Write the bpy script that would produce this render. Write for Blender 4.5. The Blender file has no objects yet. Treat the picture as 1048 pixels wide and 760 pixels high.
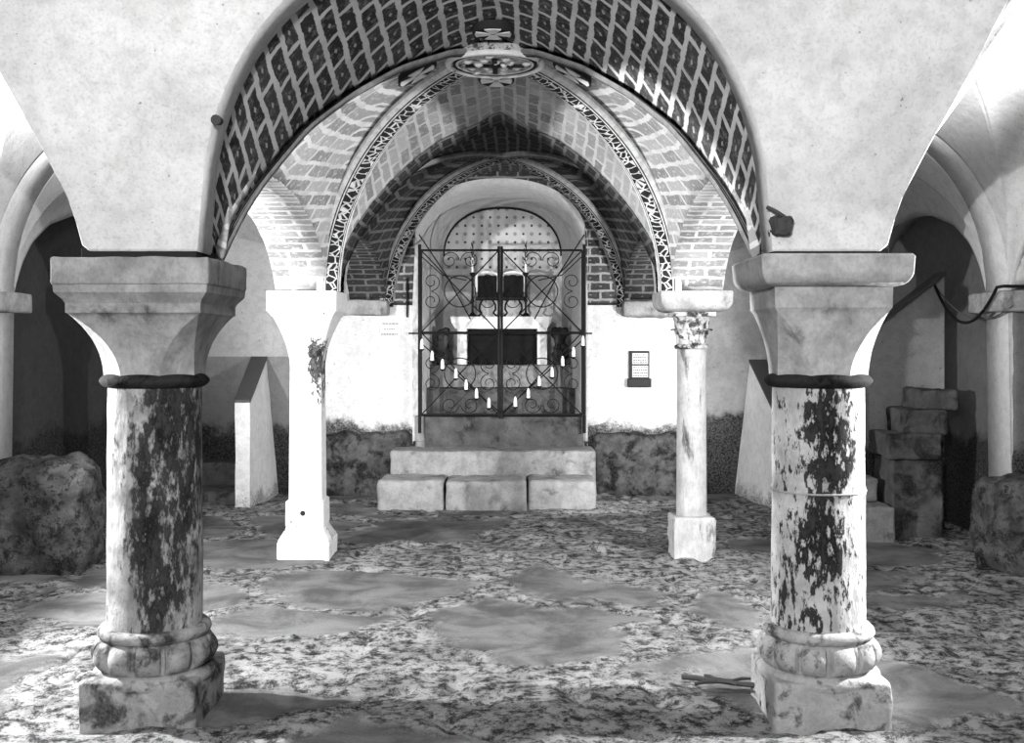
import bpy, bmesh, math, random
from mathutils import Vector, noise
random.seed(7)
PI = math.pi
C = bpy.context.scene.collection
F = 1120.0; HX, HY, EYE = 530.0, 351.0, 1.45      # focal length in px of a 1048 px frame, horizon, eye height
XC = -0.125                                        # nave axis
# ------------------------------------------------------------------ camera, world, lamps, exposure
cd = bpy.data.cameras.new('camera'); cam = bpy.data.objects.new('camera', cd); C.objects.link(cam)
cam.location = (0, 0, EYE); cam.rotation_euler = (PI/2, 0, 0)
cd.sensor_width = 36; cd.lens = F/1048*36
cd.shift_x = -(HX-524)/1048; cd.shift_y = -(380-HY)/1048; cd.clip_start = .02
bpy.context.scene.camera = cam
sc = bpy.context.scene
sc.view_settings.view_transform = 'Standard'; sc.view_settings.look = 'None'
sc.view_settings.gamma = 1; sc.view_settings.use_curve_mapping = False
sc.view_settings.exposure = 0.8
w = bpy.data.worlds.new('world'); sc.world = w; w.use_nodes = True
w.node_tree.nodes['Background'].inputs[0].default_value = (.5, .5, .5, 1)
w.node_tree.nodes['Background'].inputs[1].default_value = 0.008

def lamp(name, loc, power, radius=.06, kind='POINT', target=None, spot=1.6, blend=.5, size=1.0):
    l = bpy.data.lights.new(name, kind); o = bpy.data.objects.new(name, l); C.objects.link(o)
    o.location = loc; l.energy = power; l.color = (1, 1, 1)
    if kind == 'AREA':
        l.shape = 'DISK'; l.size = size
    else:
        l.shadow_soft_size = radius
    if kind == 'SPOT': l.spot_size = spot; l.spot_blend = blend
    if target is not None:
        o.rotation_euler = (Vector(target)-Vector(loc)).to_track_quat('-Z', 'Y').to_euler()
    return o
lamp('lamp_left_aisle', (-3.15, 4.7, 1.6), 620, .04, 'SPOT', (0.2, 5.4, 2.5), 2.85, .2)
lamp('lamp_right_aisle', (2.78, 4.40, 1.6), 480, .04, 'SPOT', (0.0, 4.9, 2.7), 2.75, .2)
lamp('lamp_near_camera', (-0.7, -0.9, 2.6), 185, kind='AREA', target=(0, 5, 1.7), size=.4)
lamp('lamp_behind_right_pier', (1.9, 8.5, 1.1), 150, .05, 'SPOT', (0.1, 10.9, 1.35), 1.8, .5)
lamp('lamp_behind_left_pier', (-2.1, 8.3, 1.2), 60, .05, 'SPOT', (-0.5, 11.2, 1.5), 1.6, .5)

# ------------------------------------------------------------------ materials
def mth(nt, op, a, b=None, c=None):
    n = nt.nodes.new('ShaderNodeMath'); n.operation = op
    for i, v in enumerate((a, b, c)):
        if v is None: continue
        if isinstance(v, (int, float)): n.inputs[i].default_value = v
        else: nt.links.new(v, n.inputs[i])
    return n.outputs[0]
def mixc(nt, fac, a, b):
    n = nt.nodes.new('ShaderNodeMix'); n.data_type = 'FLOAT'
    for s, v in ((0, fac), (2, a), (3, b)):
        if isinstance(v, (int, float)): n.inputs[s].default_value = v
        else: nt.links.new(v, n.inputs[s])
    return n.outputs[0]
def rng(nt, v, a, b, lo=0., hi=1.):
    n = nt.nodes.new('ShaderNodeMapRange'); n.interpolation_type = 'SMOOTHSTEP'
    nt.links.new(v, n.inputs[0])
    for i, q in enumerate((a, b, lo, hi)): n.inputs[i+1].default_value = q
    return n.outputs[0]
def geo_pos(nt):
    return nt.nodes.new('ShaderNodeNewGeometry').outputs['Position']
def sep(nt, v):
    n = nt.nodes.new('ShaderNodeSeparateXYZ'); nt.links.new(v, n.inputs[0]); return n.outputs
def scaled(nt, v, s):
    n = nt.nodes.new('ShaderNodeMapping'); n.inputs['Scale'].default_value = s if isinstance(s, tuple) else (s, s, s)
    nt.links.new(v, n.inputs[0]); return n.outputs[0]
def noi(nt, v, s, det=6, rough=.6, dist=0.):
    n = nt.nodes.new('ShaderNodeTexNoise'); n.inputs['Detail'].default_value = det; n.inputs['Roughness'].default_value = rough
    n.inputs['Distortion'].default_value = dist; n.inputs['Scale'].default_value = 1
    nt.links.new(scaled(nt, v, s), n.inputs['Vector']); return n.outputs['Fac']
def base(name, rough=.95):
    m = bpy.data.materials.new(name); m.use_nodes = True; nt = m.node_tree
    b = nt.nodes['Principled BSDF']; b.inputs['Roughness'].default_value = rough
    b.inputs['Specular IOR Level'].default_value = .06
    return m, nt, b
def setcol(nt, b, val):
    n = nt.nodes.new('ShaderNodeCombineColor')
    for i in range(3): nt.links.new(val, n.inputs[i])
    nt.links.new(n.outputs[0], b.inputs['Base Color'])
def bump(nt, b, h, strength, dist=.01):
    n = nt.nodes.new('ShaderNodeBump'); n.inputs['Strength'].default_value = strength; n.inputs['Distance'].default_value = dist
    nt.links.new(h, n.inputs['Height']); nt.links.new(n.outputs[0], b.inputs['Normal'])
def plain(name, v, rough=.6, metal=0):
    m, nt, b = base(name, rough); b.inputs['Base Color'].default_value = (v, v, v, 1); b.inputs['Metallic'].default_value = metal
    n = noi(nt, geo_pos(nt), 40); setcol(nt, b, mixc(nt, n, v*.75, v*1.25)); return m
def stone(name, light, dark, scale=4, lo=.5, hi=.62, mott=.15, stretch=1., bmp=.4, fine=60, fw=.35, blobs=()):
    """light stone with irregular dark mould stains of their own shape"""
    m, nt, b = base(name); p = geo_pos(nt)
    n1 = noi(nt, p, (scale, scale, scale*stretch), 8, .65, .3)
    n2 = noi(nt, p, (fine, fine, fine*max(stretch, .35)), 5, .7)
    n3 = noi(nt, p, 9, 4, .6)
    st = rng(nt, mth(nt, 'ADD', n1, mth(nt, 'MULTIPLY', mth(nt, 'SUBTRACT', n2, .5), fw)), lo, hi)
    if blobs:
        q = sep(nt, p); tot = None
        for (c, r, amt) in blobs:
            d = None
            for ax in range(3):
                e = mth(nt, 'POWER', mth(nt, 'ABSOLUTE', mth(nt, 'DIVIDE', mth(nt, 'SUBTRACT', q[ax], c[ax]), r[ax])), 2)
                d = e if d is None else mth(nt, 'ADD', d, e)
            v_ = rng(nt, d, 0, 1.6, amt, 0)
            tot = v_ if tot is None else mth(nt, 'MAXIMUM', tot, v_)
        src = mth(nt, 'ADD', mth(nt, 'ADD', n1, tot), mth(nt, 'MULTIPLY', mth(nt, 'SUBTRACT', n2, .5), fw))
        st = rng(nt, src, lo, hi)
    l = mixc(nt, rng(nt, n3, .3, .7), light*(1-mott), light*(1+mott*.4))
    l2 = mixc(nt, rng(nt, n2, .35, .6), mth(nt, 'MULTIPLY', l, .82), l)
    setcol(nt, b, mixc(nt, st, l2, mixc(nt, rng(nt, n2, .4, .65), dark*.5, dark*2.2)))
    bump(nt, b, mth(nt, 'ADD', n2, mth(nt, 'MULTIPLY', n1, 1.5)), bmp); return m
def plaster(name, light, spots=.25, damp=None, dampv=.12, dado=None, dadov=.4, mott=.1):
    """whitewashed plaster; damp = height up to which mould has eaten it, dado = painted lower band"""
    m, nt, b = base(name); p = geo_pos(nt); z = sep(nt, p)[2]
    big = noi(nt, p, 2.2, 5, .6, .4); mid = noi(nt, p, 14, 6, .65); fine = noi(nt, p, 70, 4, .7)
    l = mixc(nt, rng(nt, big, .3, .7), light*(1-mott), light)
    l = mixc(nt, rng(nt, mid, .35, .6), mth(nt, 'MULTIPLY', l, .86), l)
    l = mixc(nt, rng(nt, fine, .36, .5), mth(nt, 'MULTIPLY', l, .86), l)
    l = mixc(nt, rng(nt, noi(nt, p, 38, 3, .5), .70, .75), l, mth(nt, 'MULTIPLY', l, .45))
    sp = mth(nt, 'MULTIPLY', rng(nt, mid, .64, .72), spots*2.2)
    l = mixc(nt, sp, l, light*.35)
    if dado is not None:
        l = mixc(nt, rng(nt, z, dado-.004, dado+.004), mth(nt, 'MULTIPLY', l, dadov), l)
    if damp is not None:
        zz = mth(nt, 'ADD', z, mth(nt, 'MULTIPLY', mth(nt, 'SUBTRACT', big, .5), .5))
        dk = mixc(nt, rng(nt, fine, .4, .62), dampv*.35, dampv*1.5)
        l = mixc(nt, rng(nt, mth(nt, 'ADD', zz, mth(nt, 'MULTIPLY', mth(nt, 'SUBTRACT', noi(nt, p, 25, 6, .75), .5), .25)), damp-.06, damp+.07), dk, l)
    setcol(nt, b, l); bump(nt, b, mth(nt, 'ADD', mid, mth(nt, 'MULTIPLY', fine, .6)), .6); return m
def uvs(nt):
    return sep(nt, nt.nodes.new('ShaderNodeUVMap').outputs[0])
def brick(name, bw, bh, brickv, mortarv, fade=.3, mark=True, mort=.012):
    """painted brickwork: u along the course, v across courses, metres"""
    m, nt, b = base(name); s = uvs(nt); p = geo_pos(nt)
    wob = mth(nt, 'MULTIPLY', mth(nt, 'SUBTRACT', noi(nt, p, 9, 2), .5), .03)
    u = mth(nt, 'ADD', s[0], wob); v = mth(nt, 'ADD', s[1], wob)
    r = mth(nt, 'DIVIDE', v, bh); row = mth(nt, 'FLOOR', r)
    uu = mth(nt, 'ADD', mth(nt, 'DIVIDE', u, bw), mth(nt, 'MULTIPLY', mth(nt, 'PINGPONG', row, 1.), .5))
    fu = mth(nt, 'MULTIPLY', mth(nt, 'ABSOLUTE', mth(nt, 'SUBTRACT', mth(nt, 'FRACT', uu), .5)), bw)
    fv = mth(nt, 'MULTIPLY', mth(nt, 'ABSOLUTE', mth(nt, 'SUBTRACT', mth(nt, 'FRACT', r), .5)), bh)
    wn = nt.nodes.new('ShaderNodeTexWhiteNoise'); wn.noise_dimensions = '2D'
    cc = nt.nodes.new('ShaderNodeCombineXYZ'); nt.links.new(mth(nt, 'FLOOR', uu), cc.inputs[0]); nt.links.new(row, cc.inputs[1])
    nt.links.new(cc.outputs[0], wn.inputs['Vector'])
    dm = mth(nt, 'MINIMUM', mth(nt, 'SUBTRACT', bw/2, fu), mth(nt, 'SUBTRACT', bh/2, fv))
    inb = rng(nt, mth(nt, 'ADD', dm, mth(nt, 'MULTIPLY', mth(nt, 'SUBTRACT', noi(nt, p, 50, 3), .5), .012)), mort*.5, mort*.5+.004)
    bv = mixc(nt, wn.outputs[0], brickv*.7, brickv*1.35)
    fn = noi(nt, p, 26, 5, .7)
    bv = mixc(nt, mth(nt, 'MULTIPLY', rng(nt, fn, .48, .7), fade), bv, mortarv)
    mo = mixc(nt, rng(nt, noi(nt, p, 5, 4), .3, .65), mortarv*.75, mortarv)
    col = mixc(nt, inb, mo, bv)
    if mark:
        a = mth(nt, 'ADD', mth(nt, 'MULTIPLY', fu, 1.0), mth(nt, 'MULTIPLY', fv, 2.0))
        dot = mth(nt, 'MULTIPLY', rng(nt, a, .012, .02, 1, 0), .55)
        col = mixc(nt, dot, col, mortarv)
    setcol(nt, b, col); bump(nt, b, fn, .3); return m
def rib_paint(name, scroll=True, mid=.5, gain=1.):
    m, nt, b = base(name, .7); s = uvs(nt)
    au = mth(nt, 'ABSOLUTE', mth(nt, 'SUBTRACT', s[0], .5))
    v = nt.nodes.new('ShaderNodeTexVoronoi'); v.feature = 'DISTANCE_TO_EDGE'; v.inputs['Scale'].default_value = 1
    cc = nt.nodes.new('ShaderNodeCombineXYZ')
    nt.links.new(mth(nt, 'MULTIPLY', s[0], 2.6), cc.inputs[0]); nt.links.new(mth(nt, 'MULTIPLY', s[1], 22), cc.inputs[1])
    nt.links.new(cc.outputs[0], v.inputs['Vector'])
    leaf = rng(nt, v.outputs['Distance'], .05, .09, .75, .03)
    side = mixc(nt, rng(nt, mth(nt, 'ABSOLUTE', mth(nt, 'SUBTRACT', au, .34)), .012, .03), .03, .78)
    col = mixc(nt, rng(nt, au, .23, .25), leaf if scroll else mid, side if scroll else mth(nt, 'MULTIPLY', side, .5))
    col = mixc(nt, rng(nt, mth(nt, 'ABSOLUTE', mth(nt, 'SUBTRACT', au, .25)), .012, .025), .03, col)
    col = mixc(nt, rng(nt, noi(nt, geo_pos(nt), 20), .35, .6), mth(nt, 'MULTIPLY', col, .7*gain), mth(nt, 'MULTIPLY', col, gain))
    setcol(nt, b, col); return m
def dotted(name):
    m, nt, b = base(name); p = sep(nt, geo_pos(nt)); k = .0925
    a = mth(nt, 'DIVIDE', mth(nt, 'ADD', p[0], .17+k*10), k); c = mth(nt, 'DIVIDE', mth(nt, 'ADD', p[2], -.03), k)
    fa = mth(nt, 'SUBTRACT', mth(nt, 'FRACT', a), .5); fc = mth(nt, 'SUBTRACT', mth(nt, 'FRACT', c), .5)
    d = mth(nt, 'SQRT', mth(nt, 'ADD', mth(nt, 'MULTIPLY', fa, fa), mth(nt, 'MULTIPLY', fc, fc)))
    par = mth(nt, 'PINGPONG', mth(nt, 'ADD', mth(nt, 'FLOOR', a), mth(nt, 'FLOOR', c)), 1.)
    small = rng(nt, d, .12, .18, .06, .62); large = rng(nt, d, .1, .34, .3, .62)
    setcol(nt, b, mixc(nt, par, small, large)); return m
def floor_mat():
    m, nt, b = base('worn_rock_floor', .85); p = geo_pos(nt)
    at = nt.nodes.new('ShaderNodeAttribute'); at.attribute_name = 'slab'; slab = at.outputs['Fac']
    ac = nt.nodes.new('ShaderNodeAttribute'); ac.attribute_name = 'crack'; crack = ac.outputs['Fac']
    n1 = noi(nt, p, 2.6, 7, .65, .5); n2 = noi(nt, p, 14, 12, .78, 0.); n3 = noi(nt, p, 110, 5, .75)
    rock = mixc(nt, rng(nt, mth(nt, 'ADD', n2, mth(nt, 'MULTIPLY', mth(nt, 'SUBTRACT', n3, .5), .3)), .42, .56), .04, .32)
    rock = mixc(nt, rng(nt, n1, .45, .62), rock, mth(nt, 'MULTIPLY', rock, .62))
    rock = mixc(nt, rng(nt, n2, .36, .42, 1, 0), rock, .01)
    sl = mixc(nt, rng(nt, n1, .35, .65), .19, .08); sl = mixc(nt, rng(nt, n3, .4, .6), mth(nt, 'MULTIPLY', sl, .8), sl)
    col = mixc(nt, slab, rock, sl)
    col = mixc(nt, crack, col, .035)
    setcol(nt, b, col); bump(nt, b, mth(nt, 'ADD', mth(nt, 'MULTIPLY', n2, mth(nt, 'SUBTRACT', 1.15, slab)), mth(nt, 'MULTIPLY', n3, .3)), .9, .025); return m
M = {
 'wall_front': plaster('whitewashed_front_arcade', .64, .12, mott=.22),
 'vault': plaster('whitewashed_vault', .5, .05),
 'white': plaster('whitewash', .7, .05, mott=.05),
 'side_left': plaster('left_wall_shaded_plaster', .055, .2, damp=.75, dampv=.03), 'stair_plaster': plaster('stair_wall_plaster', .34, .3, damp=.7, dampv=.06),  # side_left: the left aisle's shade is put into a near-black plaster tone
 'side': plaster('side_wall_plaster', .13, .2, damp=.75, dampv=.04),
 'aisle_back': plaster('aisle_back_plaster', .36, .2, damp=.62, dampv=.05, dado=1.32, dadov=.55),
 'aisle_right': plaster('right_aisle_back_plaster', .24, .3, damp=.8, dampv=.05, mott=.35),
 'back': plaster('back_wall_plaster', .6, .3, damp=.66, dampv=.08, mott=.04),
 'parapet': plaster('parapet_whitewash', .66, .08, damp=.08, dampv=.3),
 'slate': plain('dark_slate', .07),
 'rubble': stone('rubble_base', .09, .015, 7, .46, .6, .4, bmp=1., fine=40),
 'rock': stone('rough_rock', .09, .015, 12, .48, .62, .5, bmp=1., fine=60, fw=.8),
 'step': stone('pale_step_stone', .27, .08, 5, .52, .68, .25, 1, .5),
 'stair': stone('worn_stair_stone', .10, .02, 5, .48, .66, .3, 1, .6),
 'shaft_l': stone('mouldy_shaft_left', .36, .018, 9, .52, .86, .5, .4, .6, 40, 1.5, [((-1.37, 4.2, .85), (.13, .4, .6), .36), ((-1.36, 4.2, 1.15), (.12, .4, .2), .38)]),
 'shaft_r': stone('mouldy_shaft_right', .45, .015, 10, .58, .78, .3, .4, .6, 40, 2.0, [((1.20, 4.2, 1.08), (.12, .4, .24), .36), ((1.15, 4.2, .70), (.11, .4, .22), .36), ((1.16, 4.2, .42), (.14, .4, .2), .12)]),
 'cap': stone('capital_stone', .29, .06, 7, .56, .74, .35, .7, .4),
 'cap_r': stone('capital_stone_right', .37, .08, 7, .57, .76, .3, .7, .4),
 'base_l': stone('base_stone_left', .3, .04, 8, .44, .62, .25, 1, .5),
 'base_r': stone('base_stone_right', .36, .05, 9, .5, .66, .2, 1, .5),
 'collar': stone('dark_collar', .03, .01, 9, .45, .6, .3, 1, .4),
 'pier': stone('whitewashed_pier', .7, .04, 9, .66, .74, .05, .6, .25, 50, .8, [((-1.36, 7.45, 1.3), (.07, .4, .26), .3)]),
 'shaft_far': stone('far_shaft_stone', .4, .06, 8, .56, .68, .15, .2, .3),
 'corinth': stone('leaf_capital_stone', .5, .03, 14, .45, .58, .3, 1, .4),
 'gap_fill': plain('near_black_fill', .02, .95),
 'iron': plain('black_iron', .015, .5, .3),
 'rust': plain('rusty_iron', .05, .8),
 'wax': plain('white_wax', .9, .5),
 'marble': plain('white_marble', .85, .5),
 'black': plain('black_matte', .012, .9),
 'sign': plain('sign_card', .5, .7), 'sign_dark': plain('sign_frame', .03, .6), 'sign_pale': plain('faded_board_and_shadow', .55, .8),
 'sign_ink': plain('faded_ink', .25, .8),
 'cable': plain('black_cable', .01, .5), 'wire': plain('grey_wire', .08, .5),
 'brick_front': brick('painted_brick_front_web', .185, .09, .045, .55, .25, mort=.022),
 'brick_side': brick('painted_brick_side_web', .25, .084, .30, .66, .6, mort=.02),
 'brick_back': brick('painted_brick_back_web', .19, .088, .26, .5, .55, False, mort=.02),
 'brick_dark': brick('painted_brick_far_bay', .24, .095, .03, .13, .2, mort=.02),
 'brick_wall': brick('painted_brick_lunette', .2, .085, .05, .3, .15, mort=.016),
 'rib': rib_paint('painted_scroll_rib'), 'rib_dark': rib_paint('shaded_scroll_rib', True, .3, .4), 'rib_plain': rib_paint('painted_line_rib', False, .08, .6),  # rib_dark: scroll paint scaled down to carry the far bay's shade
 'gilt': stone('painted_medallion', .55, .06, 22, .5, .58, .2, 1, .4),
 'paint_white': plain('white_paint', .75, .8), 'paint_dark': plain('dark_paint', .03, .8),
 'dots': dotted('dotted_niche_paint'), 'ledge': plain('pale_ledge', .6, .8), 'floor': floor_mat(),
}
# ------------------------------------------------------------------ geometry helpers
WL = {}
def tag(o, label=None, cat=None, group=None, kind=None):
    if label: o['label'] = label
    if cat: o['category'] = cat
    if group: o['group'] = group
    if kind: o['kind'] = kind
    return o
def empty(name, loc, label, cat, group=None):
    o = bpy.data.objects.new(name, None); C.objects.link(o); o.location = loc; WL[o] = Vector(loc); o.empty_display_size = .1
    return tag(o, label, cat, group)
class MB:
    def __init__(s): s.v = []; s.f = []; s.uv = {}
    def add(s, vs, fs, uv=None):
        n = len(s.v); s.v += [Vector(p) for p in vs]
        for i, f in enumerate(fs):
            s.f.append([n+k for k in f])
            if uv: s.uv[len(s.f)-1] = [uv[k] for k in f]
        return s
    def box(s, x0, x1, y0, y1, z0, z1, res=None, r=.008, amp=0., nf=8):
        res = res or 1e9
        def ax(a, b):
            n = max(1, min(90, math.ceil((b-a)/res))); t = [a+(b-a)*i/n for i in range(n+1)]
            rr = min(r, (b-a)/2.2)
            if rr > 1e-4: t = sorted(set([round(q, 6) for q in t if a+rr*1.05 < q < b-rr*1.05 or q in (a, b)]+[a, a+rr*.3, a+rr, b-rr, b-rr*.3, b]))
            return t
        X, Y, Z = ax(x0, x1), ax(y0, y1), ax(z0, z1); key = {}; vs = []; fs = []
        lo = Vector((x0, y0, z0)); hi = Vector((x1, y1, z1)); rv = [min(r, (hi[i]-lo[i])/2.2) for i in range(3)]
        def vid(x, y, z):
            k = (round(x, 5), round(y, 5), round(z, 5))
            if k not in key:
                p = Vector((x, y, z)); R = min(rv)
                q = Vector([min(max(p[i], lo[i]+R), hi[i]-R) for i in range(3)]); d = p-q
                if d.length > 1e-6: p = q+d.normalized()*R
                if amp:
                    nn = d.normalized() if d.length > 1e-6 else Vector((0, 0, 1))
                    p = p+nn*amp*(noise.fractal(p*nf, .9, 2.1, 4))
                key[k] = len(vs); vs.append(p)
            return key[k]
        for (A, B, fix, fn) in ((X, Y, (z0, z1), lambda a, b, c: (a, b, c)), (X, Z, (y0, y1), lambda a, b, c: (a, c, b)), (Y, Z, (x0, x1), lambda a, b, c: (c, a, b))):
            for c in fix:
                for i in range(len(A)-1):
                    for j in range(len(B)-1):
                        fs.append([vid(*fn(A[i], B[j], c)), vid(*fn(A[i+1], B[j], c)), vid(*fn(A[i+1], B[j+1], c)), vid(*fn(A[i], B[j+1], c))])
        return s.add(vs, fs)
    def lathe(s, cx, cy, prof, n=48, mod=None, cap=True):
        vs = []; fs = []
        for (r, z) in prof:
            for k in range(n):
                a = 2*PI*k/n; rr = r+(mod(a, z) if mod else 0)
                vs.append((cx+rr*math.cos(a), cy+rr*math.sin(a), z))
        for i in range(len(prof)-1):
            for k in range(n): fs.append([i*n+k, i*n+(k+1) % n, (i+1)*n+(k+1) % n, (i+1)*n+k])
        if cap: fs.append(list(range(n))[::-1]); fs.append([(len(prof)-1)*n+k for k in range(n)])
        return s.add(vs, fs)
    def tube(s, pts, r, n=8, closed=False):
        pts = [Vector(p) for p in pts]; vs = []; fs = []; m = len(pts)
        for i, p in enumerate(pts):
            a = pts[(i-1) % m] if (closed or i > 0) else p; b = pts[(i+1) % m] if (closed or i < m-1) else p
            t = (b-a).normalized(); up = Vector((0, 1, 0)) if abs(t.y) < .9 else Vector((1, 0, 0))
            u = t.cross(up).normalized(); w_ = t.cross(u)
            rr = r[i] if isinstance(r, (list, tuple)) else r
            for k in range(n): vs.append(p+u*math.cos(2*PI*k/n)*rr+w_*math.sin(2*PI*k/n)*rr)
        for i in range(m if closed else m-1):
            j = (i+1) % m
            for k in range(n): fs.append([i*n+k, i*n+(k+1) % n, j*n+(k+1) % n, j*n+k])
        if not closed: fs.append(list(range(n))[::-1]); fs.append([(m-1)*n+k for k in range(n)])
        return s.add(vs, fs)
    def octo(s, cx, cy, rings):
        """rings of (z, half width, corner cut)"""
        vs = []; fs = []
        for z, h, c in rings:
            q = h-c
            for (x, y) in ((h, -q), (h, q), (q, h), (-q, h), (-h, q), (-h, -q), (-q, -h), (q, -h)): vs.append((cx+x, cy+y, z))
        for i in range(len(rings)-1):
            for k in range(8): fs.append([i*8+k, i*8+(k+1) % 8, (i+1)*8+(k+1) % 8, (i+1)*8+k])
        fs.append(list(range(8))[::-1]); fs.append([(len(rings)-1)*8+k for k in range(8)])
        return s.add(vs, fs)
    def grid(s, fn, nu, nv, uv=None, flip=False):
        vs = []; uu = []; fs = []
        for i in range(nu+1):
            for j in range(nv+1):
                vs.append(fn(i/nu, j/nv))
                if uv: uu.append(uv(i/nu, j/nv))
        for i in range(nu):
            for j in range(nv):
                f = [i*(nv+1)+j, (i+1)*(nv+1)+j, (i+1)*(nv+1)+j+1, i*(nv+1)+j+1]; fs.append(f[::-1] if flip else f)
        return s.add(vs, fs, uu if uv else None)
    def build(s, name, mat, parent=None, label=None, cat=None, group=None, kind=None, smooth=40, fixn=True):
        me = bpy.data.meshes.new(name)
        if parent is not None: org = WL[parent]
        else:
            xs = [p.x for p in s.v]; ys = [p.y for p in s.v]; zs = [p.z for p in s.v]
            org = Vector(((min(xs)+max(xs))/2, (min(ys)+max(ys))/2, min(zs)))
        me.from_pydata([p-org for p in s.v], [], s.f)
        if s.uv:
            l = me.uv_layers.new(name='UVMap')
            for pi, p in enumerate(me.polygons):
                if pi in s.uv:
                    for k, li in enumerate(p.loop_indices): l.data[li].uv = s.uv[pi][k]
        if fixn and not s.uv:
            bm = bmesh.new(); bm.from_mesh(me); bmesh.ops.recalc_face_normals(bm, faces=bm.faces); bm.to_mesh(me); bm.free()
        if smooth:
            for p in me.polygons: p.use_smooth = True
            me.set_sharp_from_angle(angle=math.radians(smooth))
        me.materials.append(mat)
        o = bpy.data.objects.new(name, me); C.objects.link(o)
        if parent is not None: o.parent = parent; WL[o] = org.copy()
        else: o.location = org; WL[o] = org.copy()
        return tag(o, label, cat, group, kind)
def table(pts):
    pts = sorted(pts)
    def f(s):
        s = min(abs(s), 1.)
        for (a, fa), (b, fb) in zip(pts, pts[1:]):
            if s <= b: return fa+(fb-fa)*(s-a)/(b-a)
        return pts[-1][1]
    def g(s): return (f(s-.03)+f(s)*2+f(min(s+.03, 1)))/4 if abs(s) < .97 else f(s)
    return g
ell = lambda s: math.sqrt(max(0, 1-s*s))
pointed = table([(0, 1), (.12, .93), (.35, .835), (.5, .73), (.635, .61), (.76, .47), (.87, .314), (.95, .15), (1, 0)])
rib_front = table([(0, 1), (.2, .95), (.415, .82), (.58, .68), (.739, .51), (.883, .28), (.95, .14), (1, 0)])
aisle_front = table([(0, 1), (.15, .94), (.34, .78), (.54, .56), (.76, .33), (.94, .13), (1, 0)])
flat_arch = table([(0, 1), (.3, .95), (.6, .78), (.8, .55), (.92, .3), (1, 0)])
ZS = 1.80; ZT = 3.55
Y1a, Y1b, Y2a, Y2b, Y3 = 4.16, 4.34, 7.35, 7.70, 10.62
YC1, YC2 = 4.36, 7.53; COLX = 1.32
# ------------------------------------------------------------------ the setting
# floor: real relief, worn slabs among rough limestone
def build_floor():
    xs = []; x = -4.3
    while x < 4.3: xs.append(x); x += .022
    ys = [-1.6, -.8, 0, .8, 1.6, 2.4, 2.9]; y = 3.2
    while y < 10.9: ys.append(y); y += .016+.0022*(y-3.2)
    ys += [11.6, 12.4]
    vs = []; sl = []; cr = []
    for y in ys:
        for x in xs:
            wx = x+.22*noise.noise(Vector((x*1.7, y*1.7, 3))); wy = y+.22*noise.noise(Vector((x*1.7, y*1.7, 9)))
            d, pts = noise.voronoi(Vector((wx*.95, wy*1.0, .5)), distance_metric='DISTANCE')
            cell = pts[0]; rnd = noise.cell(cell*7.3)
            edge = d[1]-d[0]
            jag = .16*noise.fractal(Vector((x*4, y*4, 1)), .8, 2.2, 4)
            is_slab = abs(rnd) % 1
            sm = max(0, min(1, (edge+jag-.10)/.10)) if is_slab > .55 else 0
            ck = max(0, 1-abs(edge+jag*.4-.07)/.022) if is_slab > .45 else 0
            ck *= max(0, min(1, .55+1.3*noise.noise(Vector((x*2.3, y*2.3, 17)))))
            rough = noise.hetero_terrain(Vector((x*3.0, y*3.0, 0)), .7, 2.2, 7, .2)*.6
            pit = min(0, noise.noise(Vector((x*6, y*6, 5)))+.18)
            h = (1-sm)*(.030*rough+.07*pit)+.018*noise.noise(Vector((x*.8, y*.8, 7)))-.018*ck
            if y < 3: h *= .5
            vs.append((x, y, h-.008)); sl.append(sm); cr.append(ck)
    nx = len(xs); fs = [[j*nx+i, j*nx+i+1, (j+1)*nx+i+1, (j+1)*nx+i] for j in range(len(ys)-1) for i in range(nx-1)]
    me = bpy.data.meshes.new('floor'); me.from_pydata(vs, [], fs)
    a = me.attributes.new('slab', 'FLOAT', 'POINT'); a.data.foreach_set('value', sl)
    a = me.attributes.new('crack', 'FLOAT', 'POINT'); a.data.foreach_set('value', cr)
    for p in me.polygons: p.use_smooth = True
    me.materials.append(M['floor'])
    o = bpy.data.objects.new('floor', me); C.objects.link(o); tag(o, kind='structure')
    return o
build_floor()

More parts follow.
